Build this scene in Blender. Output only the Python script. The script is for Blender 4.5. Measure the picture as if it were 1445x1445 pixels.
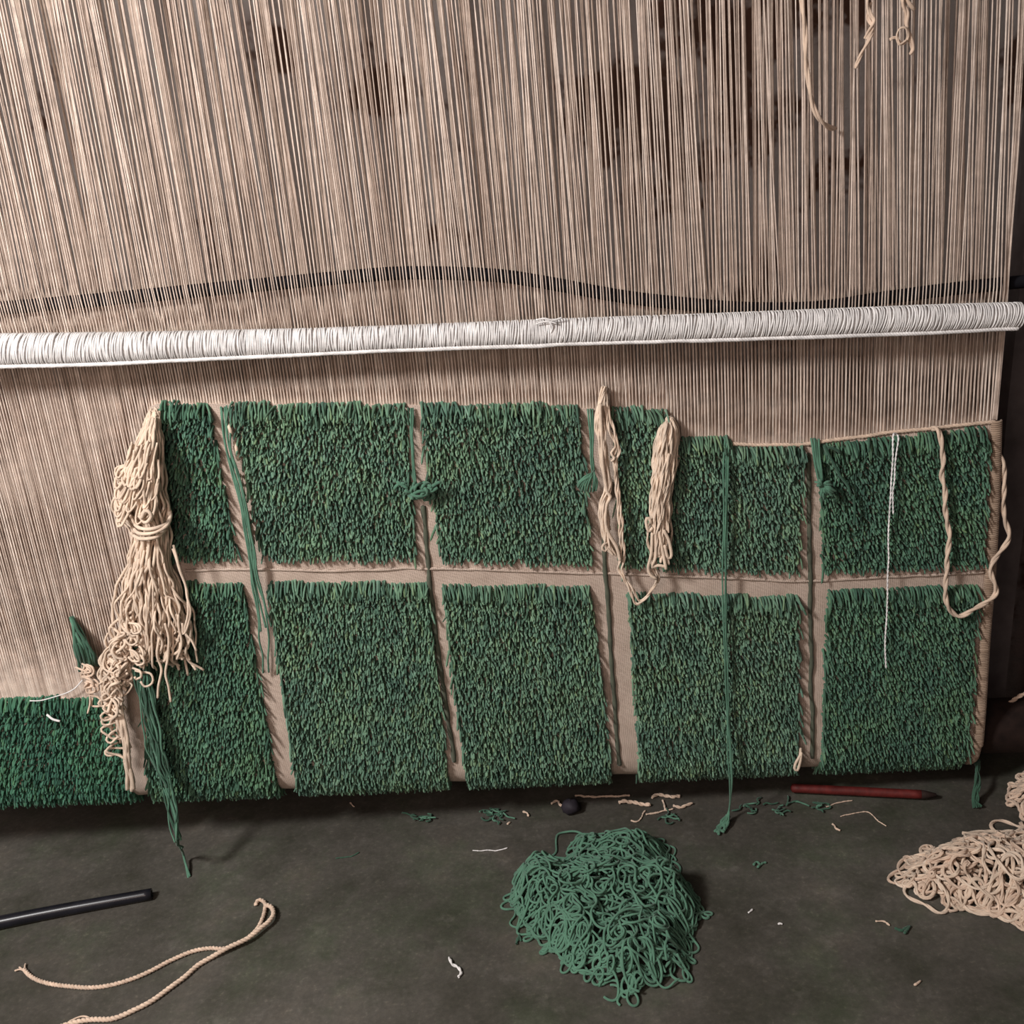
import bpy, math, random
import numpy as np
from mathutils import Vector, Matrix

random.seed(7)
RNG = np.random.default_rng(7)
for o in list(bpy.data.objects):
    bpy.data.objects.remove(o, do_unlink=True)
SC = bpy.context.scene
COL = SC.collection

# ------------------------------------------------------------------ camera
W = 1445.0
FPX = 1500.0                       # focal length in pixels of the 1445 px frame
PITCH = math.radians(19.6)
ROLL = math.radians(5.0)
FWD = np.array([0, math.cos(PITCH), -math.sin(PITCH)])
R0 = np.array([1.0, 0, 0])
D0 = np.array([0, -math.sin(PITCH), -math.cos(PITCH)])
CR = math.cos(ROLL) * R0 + math.sin(ROLL) * D0
CD = -math.sin(ROLL) * R0 + math.cos(ROLL) * D0
_ray = FWD * FPX + CD * (1180 - 722.5)
_dist = 1.5 * math.cos(PITCH)
CAM = np.array([0.0, -_dist, -_ray[2] / _ray[1] * _dist])


def P(px, py, y=0.0):
    """point of the upright plane at depth y seen at a pixel"""
    r = FWD * FPX + CR * (px - 722.5) + CD * (py - 722.5)
    return CAM + r * ((y - CAM[1]) / r[1])


def G(px, py, h=0.0):
    """point at height h above the floor seen at a pixel"""
    r = FWD * FPX + CR * (px - 722.5) + CD * (py - 722.5)
    return CAM + r * ((h - CAM[2]) / r[2])


cam_data = bpy.data.cameras.new('camera')
cam = bpy.data.objects.new('camera', cam_data)
COL.objects.link(cam)
cam_data.sensor_fit = 'HORIZONTAL'
cam_data.sensor_width = 36.0
cam_data.lens = 36.0 * FPX / W
cam_data.clip_start = 0.02
M = Matrix(((CR[0], -CD[0], -FWD[0], CAM[0]),
            (CR[1], -CD[1], -FWD[1], CAM[1]),
            (CR[2], -CD[2], -FWD[2], CAM[2]),
            (0, 0, 0, 1)))
cam.matrix_world = M
SC.camera = cam

# ------------------------------------------------------------------ light
SC.view_settings.view_transform = 'Standard'
SC.view_settings.look = 'None'
SC.view_settings.exposure = 0.0
SC.view_settings.gamma = 1.0
SC.view_settings.use_curve_mapping = False
world = bpy.data.worlds.new('room_light')
SC.world = world
world.use_nodes = True
bg = world.node_tree.nodes['Background']
bg.inputs[0].default_value = (1.0, 0.82, 0.76, 1)
bg.inputs[1].default_value = 0.125


def area_light(name, loc, target, size, power, color):
    d = bpy.data.lights.new(name, 'AREA')
    d.shape = 'RECTANGLE'
    d.size, d.size_y = size
    d.energy = power
    d.color = color
    o = bpy.data.objects.new(name, d)
    COL.objects.link(o)
    o.location = loc
    o.rotation_euler = (Vector(target) - Vector(loc)).to_track_quat('-Z', 'Y').to_euler()
    return o


area_light('window_light', (-1.30, -1.27, 1.78), (0.0, 0, 0.55), (0.30, 0.36), 54, (1.0, 0.975, 0.95))
area_light('warm_fill_light', (-0.50, -1.55, 1.05), (-0.2, 0, 0.45), (0.6, 0.6), 8.0, (1.0, 0.80, 0.70))  # added warm fill from the front, lifts the shade below the rod

# ------------------------------------------------------------------ helpers
def tag(o, label=None, cat=None, group=None, kind=None):
    if label: o['label'] = label
    if cat: o['category'] = cat
    if group: o['group'] = group
    if kind: o['kind'] = kind
    return o


def thing(name, loc, label, cat, group=None):
    o = bpy.data.objects.new(name, None)
    o.empty_display_size = 0.03
    COL.objects.link(o)
    o.location = tuple(float(c) for c in loc)
    return tag(o, label, cat, group)


def mesh_obj(name, V, Q, mat, parent=None, smooth=True):
    """V (n,3) world coordinates, Q (m,4) quads; the object sits at its parent's origin or at its own base"""
    V = np.asarray(V, dtype=np.float64)
    if parent is not None:
        org = np.array(parent.location)
        p = parent.parent
        while p is not None:
            org = org + np.array(p.location)
            p = p.parent
    else:
        lo, hi = V.min(0), V.max(0)
        org = np.array([(lo[0] + hi[0]) / 2, (lo[1] + hi[1]) / 2, lo[2]])
    me = bpy.data.meshes.new(name)
    Q = np.asarray(Q, dtype=np.int32)
    me.vertices.add(len(V))
    me.vertices.foreach_set('co', (V - org).astype(np.float32).ravel())
    me.loops.add(Q.size)
    me.loops.foreach_set('vertex_index', Q.ravel())
    me.polygons.add(len(Q))
    me.polygons.foreach_set('loop_start', np.arange(0, Q.size, 4, dtype=np.int32))
    me.polygons.foreach_set('use_smooth', np.full(len(Q), smooth))
    me.update(calc_edges=True)
    me.validate()
    me.materials.append(mat)
    o = bpy.data.objects.new(name, me)
    COL.objects.link(o)
    if parent is not None:
        o.parent = parent
    else:
        o.location = tuple(org)
    return o


class MB:
    def __init__(self):
        self.v, self.q, self.n = [], [], 0

    def add(self, V, Q):
        self.v.append(V)
        self.q.append(np.asarray(Q) + self.n)
        self.n += len(V)
        return self

    def build(self, name, mat, parent=None, smooth=True):
        return mesh_obj(name, np.concatenate(self.v), np.concatenate(self.q), mat, parent, smooth)


def spline(pts, step=0.004):
    """smooth Catmull-Rom curve through pts, resampled evenly"""
    p = np.asarray(pts, dtype=float)
    if len(p) > 2:
        q = np.vstack([2 * p[0] - p[1], p, 2 * p[-1] - p[-2]])
        t = np.linspace(0, 1, 12, endpoint=False)[:, None]
        out = []
        for i in range(len(p) - 1):
            a, b, c, d = q[i], q[i + 1], q[i + 2], q[i + 3]
            out.append(0.5 * (2 * b + (c - a) * t + (2 * a - 5 * b + 4 * c - d) * t ** 2 + (3 * b - a - 3 * c + d) * t ** 3))
        p = np.vstack(out + [p[-1:]])
    L = np.concatenate([[0], np.cumsum(np.linalg.norm(np.diff(p, axis=0), axis=1))])
    n = max(4, int(L[-1] / step) + 1)
    s = np.linspace(0, L[-1], n)
    return np.stack([np.interp(s, L, p[:, k]) for k in range(3)], 1)


def frames(c):
    t = np.gradient(c, axis=0)
    t /= np.linalg.norm(t, axis=1)[:, None] + 1e-12
    a = np.array([0.31, 0.87, 0.38]) if abs(t[0][2]) > 0.6 else np.array([0.1, 0.2, 0.97])
    n = np.zeros_like(c)
    for i in range(len(c)):
        a = a - t[i] * a.dot(t[i])
        l = np.linalg.norm(a)
        a = a / l if l > 1e-9 else np.array([1.0, 0, 0])
        n[i] = a
    return t, n, np.cross(t, n)


def tube(c, r, k=6, taper=True):
    """closed tube along curve c, radius r (number or array)"""
    n = len(c)
    r = np.broadcast_to(np.asarray(r, dtype=float), (n,)).copy()
    t, nn, bb = frames(c)
    if taper:
        c = np.vstack([c[:1] - t[:1] * r[0] * 0.35, c, c[-1:] + t[-1:] * r[-1] * 0.35])
        r = np.concatenate([[r[0] * 0.3], r, [r[-1] * 0.3]])
        nn = np.vstack([nn[:1], nn, nn[-1:]])
        bb = np.vstack([bb[:1], bb, bb[-1:]])
        n += 2
    a = np.arange(k) / k * 2 * math.pi
    V = c[:, None, :] + r[:, None, None] * (np.cos(a)[None, :, None] * nn[:, None, :] + np.sin(a)[None, :, None] * bb[:, None, :])
    V = V.reshape(-1, 3)
    i = np.arange(n - 1)[:, None] * k
    j = np.arange(k)[None, :]
    j2 = (j + 1) % k
    Q = np.stack([i + j, i + j2, i + k + j2, i + k + j], -1).reshape(-1, 4)
    if k == 6:
        e = (n - 1) * k
        Q = np.vstack([Q, [[0, 5, 4, 1], [1, 4, 3, 2], [e, e + 1, e + 4, e + 5], [e + 1, e + 2, e + 3, e + 4]]])
    elif k == 4:
        e = (n - 1) * k
        Q = np.vstack([Q, [[3, 2, 1, 0], [e, e + 1, e + 2, e + 3]]])
    return V, Q


def wobble(c, amp, wl=0.02, rng=RNG):
    """smooth random sideways wander of a curve"""
    n = len(c)
    L = np.concatenate([[0], np.cumsum(np.linalg.norm(np.diff(c, axis=0), axis=1))])
    m = max(3, int(L[-1] / wl) + 2)
    knots = np.linspace(0, L[-1] + 1e-9, m)
    out = c.copy()
    for k in range(3):
        v = rng.normal(0, 1, m)
        x = np.interp(L, knots, v)
        if n > 9:
            x = np.convolve(np.pad(x, 2, mode='edge'), np.ones(5) / 5, 'valid')
        out[:, k] += x * amp
    return out


def plied(c, r, plies=2, period=0.012):
    """a twisted cord: plies wound round curve c; r is the cord's overall radius"""
    t, n, b = frames(c)
    L = np.concatenate([[0], np.cumsum(np.linalg.norm(np.diff(c, axis=0), axis=1))])
    mb = MB()
    for k in range(plies):
        ph = L / period * 2 * math.pi + k * 2 * math.pi / plies
        cc = c + (n * np.cos(ph)[:, None] + b * np.sin(ph)[:, None]) * r * 0.40
        mb.add(*tube(cc, r * 0.62, 6))
    return np.concatenate(mb.v), np.concatenate(mb.q)


def box_vq(x0, x1, y0, y1, z0, z1):
    V = np.array([[x, y, z] for x in (x0, x1) for y in (y0, y1) for z in (z0, z1)], dtype=float)
    Q = [[0, 1, 3, 2], [4, 6, 7, 5], [0, 4, 5, 1], [2, 3, 7, 6], [0, 2, 6, 4], [1, 5, 7, 3]]
    return V, np.array(Q)


# ------------------------------------------------------------------ materials
def new_mat(name, rough=0.9):
    m = bpy.data.materials.new(name)
    m.use_nodes = True
    nt = m.node_tree
    b = nt.nodes['Principled BSDF']
    b.inputs['Roughness'].default_value = rough
    b.inputs['Specular IOR Level'].default_value = 0.25
    return m, nt, b


def ramp(nt, stops):
    r = nt.nodes.new('ShaderNodeValToRGB')
    e = r.color_ramp.elements
    while len(e) < len(stops):
        e.new(0.5)
    for el, (p, c) in zip(e, stops):
        el.position = p
        el.color = (*c, 1)
    return r


def noise(nt, scale, detail=3, rough=0.6, vec=None, kind='Object'):
    n = nt.nodes.new('ShaderNodeTexNoise')
    n.inputs['Scale'].default_value = scale
    n.inputs['Detail'].default_value = detail
    n.inputs['Roughness'].default_value = rough
    if vec is None:
        tc = nt.nodes.new('ShaderNodeTexCoord')
        vec = tc.outputs[kind]
    nt.links.new(vec, n.inputs['Vector'])
    return n


def bump(nt, b, src, strength=0.4, dist=0.001):
    bn = nt.nodes.new('ShaderNodeBump')
    bn.inputs['Strength'].default_value = strength
    bn.inputs['Distance'].default_value = dist
    nt.links.new(src, bn.inputs['Height'])
    nt.links.new(bn.outputs['Normal'], b.inputs['Normal'])
    return bn


def mixc(nt, a, c, fac, mode='MIX'):
    mx = nt.nodes.new('ShaderNodeMix')
    mx.data_type = 'RGBA'
    mx.blend_type = mode
    for sock, val in ((mx.inputs[6], a), (mx.inputs[7], c), (mx.inputs[0], fac)):
        if hasattr(val, 'is_linked') or hasattr(val, 'links'):
            nt.links.new(val, sock)
        elif isinstance(val, (int, float)):
            sock.default_value = val
        else:
            sock.default_value = (*val, 1)
    return mx.outputs[2]


def yarn_mat(name, stops, fuzz=900, rough=0.95, bs=0.5, patch=False):
    """wool: every strand (mesh island) takes its own tone; fine fibre noise"""
    m, nt, b = new_mat(name, rough)
    b.inputs['Specular IOR Level'].default_value = 0.12
    b.inputs['Sheen Weight'].default_value = 0.15
    g = nt.nodes.new('ShaderNodeNewGeometry')
    r = ramp(nt, stops)
    nt.links.new(g.outputs['Random Per Island'], r.inputs[0])
    n = noise(nt, fuzz, 2)
    n2 = noise(nt, 60, 2)
    v = ramp(nt, [(0.25, (0.72, 0.72, 0.72)), (0.75, (1.15, 1.15, 1.15))])
    nt.links.new(n2.outputs['Fac'], v.inputs[0])
    c = mixc(nt, r.outputs[0], v.outputs[0], 1.0, 'MULTIPLY')
    if patch:                                        # uneven dye lots and dust
        n3 = noise(nt, 13, 5, 0.65)
        v3 = ramp(nt, [(0.34, (0.70, 0.74, 0.80)), (0.5, (1, 1, 1)), (0.68, (1.14, 1.06, 0.92))])
        nt.links.new(n3.outputs['Fac'], v3.inputs[0])
        c = mixc(nt, c, v3.outputs[0], 1.0, 'MULTIPLY')
    nt.links.new(c, b.inputs['Base Color'])
    bump(nt, b, n.outputs['Fac'], bs, 0.0012)
    return m


M_CREAM = yarn_mat('cream_wool', [(0, (0.58, 0.44, 0.335)), (0.5, (0.68, 0.535, 0.415)), (1, (0.76, 0.63, 0.515))])
M_CREAM2 = yarn_mat('pinkish_cream_wool', [(0, (0.56, 0.41, 0.31)), (0.5, (0.64, 0.48, 0.37)), (1, (0.70, 0.55, 0.43))])
M_TAN = yarn_mat('tan_wool', [(0, (0.30, 0.21, 0.15)), (1, (0.42, 0.31, 0.23))])
M_WHITE = yarn_mat('white_cotton', [(0, (0.66, 0.64, 0.63)), (0.5, (0.74, 0.72, 0.71)), (1, (0.82, 0.80, 0.79))], bs=0.3)
M_WARP = yarn_mat('warp_wool', [(0, (0.44, 0.345, 0.285)), (0.35, (0.54, 0.43, 0.36)), (0.7, (0.63, 0.52, 0.445)), (1, (0.72, 0.61, 0.53))], fuzz=700)
M_WARPB = yarn_mat('back_warp_wool', [(0, (0.42, 0.32, 0.26)), (0.5, (0.52, 0.41, 0.34)), (1, (0.60, 0.49, 0.41))], fuzz=700)
PG = [(0, (0.050, 0.104, 0.072)), (0.3, (0.090, 0.176, 0.120)), (0.6, (0.122, 0.226, 0.152)), (0.85, (0.155, 0.270, 0.186)), (0.93, (0.165, 0.255, 0.140)), (1, (0.180, 0.300, 0.225))]
M_PILE = yarn_mat('green_pile_wool', PG, patch=True)
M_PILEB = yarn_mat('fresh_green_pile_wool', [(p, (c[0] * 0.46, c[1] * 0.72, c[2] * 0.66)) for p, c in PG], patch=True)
M_PILEC = yarn_mat('shaded_green_pile_wool', [(p, (c[0] * 0.70, c[1] * 0.82, c[2] * 0.78)) for p, c in PG], patch=True)  # darkened pile green: tassel shade and right-hand light falloff put into the colour
M_GREEN = yarn_mat('green_yarn', [(0, (0.062, 0.150, 0.098)), (0.5, (0.085, 0.192, 0.130)), (1, (0.110, 0.235, 0.160))])
M_DKGREEN = yarn_mat('dark_green_yarn', [(0, (0.032, 0.080, 0.052)), (1, (0.050, 0.118, 0.078))])

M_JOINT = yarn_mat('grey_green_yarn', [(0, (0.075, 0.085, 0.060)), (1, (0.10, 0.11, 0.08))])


def plain(name, col, rough=0.6, spec=0.4, nscale=80, var=0.25, bs=0.2):
    m, nt, b = new_mat(name, rough)
    b.inputs['Specular IOR Level'].default_value = spec
    n = noise(nt, nscale, 4)
    r = ramp(nt, [(0.3, tuple(c * (1 - var) for c in col)), (0.7, tuple(min(1, c * (1 + var)) for c in col))])
    nt.links.new(n.outputs['Fac'], r.inputs[0])
    nt.links.new(r.outputs[0], b.inputs['Base Color'])
    bump(nt, b, n.outputs['Fac'], bs, 0.001)
    return m


M_PIPE = plain('black_plastic', (0.010, 0.010, 0.014), 0.3, 0.4, 40, 0.3, 0.05)
M_MATTE = plain('matte_black_plastic', (0.010, 0.010, 0.013), 0.8, 0.08, 40, 0.3, 0.05)
M_RED = plain('red_paint', (0.095, 0.012, 0.010), 0.6, 0.3, 60, 0.4)
M_STONE = plain('dark_stone', (0.020, 0.016, 0.022), 0.7, 0.3)
M_LOG = plain('dark_wood', (0.018, 0.010, 0.008), 0.8, 0.2, 50, 0.4, 0.5)
M_POST = plain('grey_wood', (0.13, 0.11, 0.108), 0.85, 0.2, 25, 0.25, 0.4)
M_ROD = plain('white_sleeve', (0.68, 0.66, 0.65), 0.8, 0.2, 120, 0.08)


def weave_mat():
    m, nt, b = new_mat('ground_weave', 0.95)
    b.inputs['Specular IOR Level'].default_value = 0.1
    tc = nt.nodes.new('ShaderNodeTexCoord')
    w = []
    for d, s in (('X', 190), ('Z', 230)):
        wv = nt.nodes.new('ShaderNodeTexWave')
        wv.bands_direction = d
        wv.inputs['Scale'].default_value = s
        wv.inputs['Distortion'].default_value = 2.5
        wv.inputs['Detail'].default_value = 1
        nt.links.new(tc.outputs['Object'], wv.inputs['Vector'])
        w.append(wv)
    mul = nt.nodes.new('ShaderNodeMath')
    mul.operation = 'MULTIPLY'
    nt.links.new(w[0].outputs['Fac'], mul.inputs[0])
    nt.links.new(w[1].outputs['Fac'], mul.inputs[1])
    n = noise(nt, 35, 4)
    r = ramp(nt, [(0.3, (0.56, 0.435, 0.36)), (0.7, (0.70, 0.56, 0.47))])
    nt.links.new(n.outputs['Fac'], r.inputs[0])
    nt.links.new(r.outputs[0], b.inputs['Base Color'])
    bump(nt, b, mul.outputs[0], 0.9, 0.0015)
    return m


M_WEAVE = weave_mat()


def floor_mat():
    m, nt, b = new_mat('worn_concrete', 0.75)
    b.inputs['Specular IOR Level'].default_value = 0.3
    n1 = noise(nt, 3.2, 6, 0.62)
    n2 = noise(nt, 11, 6, 0.65)
    n3 = noise(nt, 160, 3, 0.6)
    r1 = ramp(nt, [(0.30, (0.048, 0.042, 0.034)), (0.5, (0.070, 0.064, 0.054)), (0.68, (0.098, 0.090, 0.077))])
    nt.links.new(n1.outputs['Fac'], r1.inputs[0])
    r2 = ramp(nt, [(0.30, (0.62, 0.66, 0.58)), (0.55, (1, 1, 1)), (0.75, (1.25, 1.2, 1.15))])
    nt.links.new(n2.outputs['Fac'], r2.inputs[0])
    c = mixc(nt, r1.outputs[0], r2.outputs[0], 1.0, 'MULTIPLY')
    r3 = ramp(nt, [(0.35, (0.85, 0.85, 0.85)), (0.62, (1.05, 1.05, 1.05)), (0.80, (1.7, 1.65, 1.6))])
    nt.links.new(n3.outputs['Fac'], r3.inputs[0])
    c = mixc(nt, c, r3.outputs[0], 1.0, 'MULTIPLY')
    n4 = noise(nt, 6.3, 5, 0.7)                      # green dye stains
    r4 = ramp(nt, [(0.50, (1, 1, 1)), (0.66, (0.80, 0.93, 0.78))])
    nt.links.new(n4.outputs['Fac'], r4.inputs[0])
    c = mixc(nt, c, r4.outputs[0], 1.0, 'MULTIPLY')
    n5 = noise(nt, 24, 7, 0.72)                      # scuffs of pale dust
    r5 = ramp(nt, [(0.58, (0, 0, 0)), (0.78, (0.045, 0.04, 0.038))])
    nt.links.new(n5.outputs['Fac'], r5.inputs[0])
    c = mixc(nt, c, r5.outputs[0], 1.0, 'ADD')
    nt.links.new(c, b.inputs['Base Color'])
    bump(nt, b, n2.outputs['Fac'], 0.35, 0.004)
    return m


def wall_mat():
    m, nt, b = new_mat('stained_plaster', 0.95)
    tc = nt.nodes.new('ShaderNodeTexCoord')
    n1 = noise(nt, 5.0, 5, 0.6)
    n2 = noise(nt, 45, 4, 0.6)
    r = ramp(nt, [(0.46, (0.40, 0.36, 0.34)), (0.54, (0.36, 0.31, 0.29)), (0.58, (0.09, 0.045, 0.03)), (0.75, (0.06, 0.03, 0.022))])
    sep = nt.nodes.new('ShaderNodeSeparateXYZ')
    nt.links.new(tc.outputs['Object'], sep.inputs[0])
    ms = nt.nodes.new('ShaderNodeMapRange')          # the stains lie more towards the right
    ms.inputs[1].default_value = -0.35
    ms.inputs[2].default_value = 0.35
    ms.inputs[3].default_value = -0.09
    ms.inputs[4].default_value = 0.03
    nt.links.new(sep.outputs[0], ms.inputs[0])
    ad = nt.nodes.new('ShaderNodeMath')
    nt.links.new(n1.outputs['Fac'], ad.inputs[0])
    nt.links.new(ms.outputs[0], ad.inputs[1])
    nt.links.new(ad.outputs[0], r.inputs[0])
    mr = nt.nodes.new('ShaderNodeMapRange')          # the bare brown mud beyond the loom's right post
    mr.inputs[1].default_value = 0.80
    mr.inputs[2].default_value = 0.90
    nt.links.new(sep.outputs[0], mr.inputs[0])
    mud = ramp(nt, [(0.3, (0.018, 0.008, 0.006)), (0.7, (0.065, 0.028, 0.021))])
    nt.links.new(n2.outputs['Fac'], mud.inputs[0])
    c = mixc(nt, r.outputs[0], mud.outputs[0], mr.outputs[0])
    nt.links.new(c, b.inputs['Base Color'])
    bump(nt, b, n2.outputs['Fac'], 0.6, 0.006)
    return m


# ------------------------------------------------------------------ setting
WALL_Y = 0.26
mb = MB().add(*box_vq(-2.2, 2.2, -2.6, WALL_Y, -0.06, 0.0))
tag(mb.build('floor', floor_mat(), smooth=False), kind='structure')
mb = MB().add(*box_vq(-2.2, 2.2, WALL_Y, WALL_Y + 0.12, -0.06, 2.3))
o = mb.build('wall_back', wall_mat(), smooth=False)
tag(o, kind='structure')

# ------------------------------------------------------------------ loom frame
BR = 0.05                       # the lower beam's radius with the carpet round it
BYC = 0.052
_b0 = P(722, 1112, 0.013)[2] + 0.05
BK = -math.tan(math.radians(3.0))


def BZ(x):
    """height of the lower beam: the loom stands a little crooked"""
    return _b0 + BK * np.asarray(x, dtype=float)


cx = np.linspace(-1.15, 0.95, 40)
c = np.stack([cx, np.full(40, BYC), BZ(cx)], 1)
t = thing('loom_beam', (0, BYC, 0.0), 'dark round lower beam of the loom, carpet wrapped round it, black at right end', 'beam')
mb = MB().add(*tube(c, 0.043 + 0.001 * np.sin(cx * 9), 20))
mb.build('log', M_LOG, t)
for x in (-1.02, 0.90):           # blocks that carry the beam off the floor
    MB().add(*box_vq(x - 0.05, x + 0.05, BYC - 0.05, BYC + 0.05, 0, float(BZ(x)) - 0.040)).build('support_block', M_LOG, t, smooth=False)

# right upright post behind the warp edge
pa, pb = P(1458, 330, 0.17), P(1392, 985, 0.17)
t = thing('loom_post', (pb[0], 0.17, 0), 'grey weathered upright post of the loom behind the right carpet edge', 'post')
d = (pa - pb) / (pa[2] - pb[2])
top = pb + d * (1.9 - pb[2])
bot = pb - d * pb[2]
mb = MB()
hw, hd = 0.022, 0.02
ring = []
for f in np.linspace(0, 1, 14):
    p = bot + (top - bot) * f
    j = RNG.normal(0, 0.0012, 2)
    ring.append([[p[0] - hw + j[0], p[1] - hd, p[2]], [p[0] + hw + j[1], p[1] - hd, p[2]], [p[0] + hw + j[1], p[1] + hd, p[2]], [p[0] - hw + j[0], p[1] + hd, p[2]]])
V = np.array(ring).reshape(-1, 3)
Q = [[i * 4 + k, i * 4 + (k + 1) % 4, i * 4 + 4 + (k + 1) % 4, i * 4 + 4 + k] for i in range(13) for k in range(4)]
mb.add(V, np.array(Q))
mb.build('upright', M_POST, t, smooth=False)

# ------------------------------------------------------------------ the carpet on the loom
carpet = thing('carpet', (0, 0.0, 0.05), 'half woven carpet of green pile squares on beige warp threads filling the loom', 'carpet')


def surf(x, s, out=0.0):
    """carpet surface: s = length below the beam's centre height (negative = above); out = height over the ground weave"""
    s = np.asarray(s, dtype=float)
    a = np.clip(s / BR, 0, None)
    bz = BZ(np.broadcast_to(x, s.shape))
    z = np.where(s < 0, bz - s, bz - (BR + out) * np.sin(a))
    y = np.where(s < 0, BYC - BR - out, BYC - (BR + out) * np.cos(a))
    return np.stack([np.broadcast_to(x, s.shape), y, z], -1)


def nrm(s):
    a = np.clip(np.asarray(s, dtype=float) / BR, 0, None)
    n = np.stack([np.zeros_like(a), -np.cos(a), -np.sin(a)], -1)
    d = np.stack([np.zeros_like(a), np.sin(a), -np.cos(a)], -1)   # down along the surface
    return n, d


Y0 = BYC - BR                     # the upright carpet plane


def XS(px, py, out=0.012):
    p = P(px, py, Y0 - out)
    return p[0], float(BZ(p[0]) - p[2])


# fell line (top of the woven ground) in photograph pixels
FELL = [(-260, 990), (150, 983), (186, 975), (200, 800), (212, 574), (222, 569), (575, 571), (830, 576), (942, 579), (944, 620), (1030, 622), (1034, 629), (1140, 627), (1260, 611), (1406, 596)]
fx = np.array([a for a, _ in FELL], float)
fy = np.array([b for _, b in FELL], float)

# ground weave: a thick sheet cut along the fell and bent round the beam
cols = np.concatenate([np.linspace(-250, 1406, 250), [186, 200, 212, 222, 942, 944, 1030, 1034]])
cols = np.unique(cols)
left_slant = lambda px, py: px
nS = 34
front, back = [], []
for px in cols:
    py = np.interp(px, fx, fy)
    xt, st = XS(px, py, 0.0)
    # the column runs down along the warp's slant
    xb = P(px + (1123 - px) * 0.0002246 / (1 - (py - 470) * 0.0002246) * (1115 - py), 1115, Y0)[0]
    sb = 0.115
    sv = np.concatenate([np.linspace(st, 0, nS - 12, endpoint=False), np.linspace(0, sb, 12)]) if st < 0 else np.linspace(st, sb, nS)
    xv = xt + (xb - xt) * np.clip((sv - st) / (0.055 - st), 0, 1.0)
    ripple = 0.0007 * np.sin(xv * 70 + sv * 40)
    n, _ = nrm(sv)
    f = surf(xv, sv, 0.0)
    front.append(f + n * (0.0015 + ripple)[:, None])
    back.append(f - n * 0.002)
front, back = np.array(front), np.array(back)
nc = len(cols)
idx = np.arange(nc * nS).reshape(nc, nS)
Qf = np.stack([idx[:-1, :-1], idx[:-1, 1:], idx[1:, 1:], idx[1:, :-1]], -1).reshape(-1, 4)
off = nc * nS
Qb = Qf[:, ::-1] + off
rim = []
for a, b2 in zip(idx[:-1, 0], idx[1:, 0]): rim.append([a, b2, b2 + off, a + off])
for a, b2 in zip(idx[:-1, -1], idx[1:, -1]): rim.append([b2, a, a + off, b2 + off])
for a, b2 in zip(idx[0, :-1], idx[0, 1:]): rim.append([b2, a, a + off, b2 + off])
for a, b2 in zip(idx[-1, :-1], idx[-1, 1:]): rim.append([a, b2, b2 + off, a + off])
o = mesh_obj('ground_weave', np.vstack([front.reshape(-1, 3), back.reshape(-1, 3)]), np.vstack([Qf, Qb, np.array(rim)]), M_WEAVE, carpet)
tag(o, 'flat beige woven ground between the green squares')

# white weft ridge along the joint of the two rows of squares, and the cut edge along the fell
def on_carpet(pts, out):
    return np.array([surf(*XS(px, py, out), out) for px, py in pts])

for pts in ([(262, 806), (350, 803), (470, 805), (610, 802), (740, 806), (880, 810), (1010, 815), (1140, 820), (1260, 814), (1388, 808)],):
    c = wobble(spline(on_carpet(pts, 0.003), 0.004), 0.0006, 0.02)
    tag(MB().add(*tube(c, 0.0022, 6)).build('weft_ridge', M_WEAVE, carpet), 'thin raised weft line under the upper squares')
c = wobble(spline(on_carpet([(1034, 627), (1090, 627), (1145, 625), (1200, 618), (1260, 610), (1330, 603), (1404, 595)], 0.003), 0.004), 0.0005, 0.02)
tag(MB().add(*plied(c, 0.0034, 2, 0.011)).build('fell_cord', M_CREAM2, carpet), 'tan weft cord laid along the top of the weaving')

# ---- warp threads
WARP_X = []
_x = -420.0
while _x < 1412:
    _sp = (4.0 + 1.3 * np.clip(_x, 0, 1445) / 1445) * RNG.uniform(0.92, 1.08)
    WARP_X.append((_x, _sp))
    _x += _sp


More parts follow.
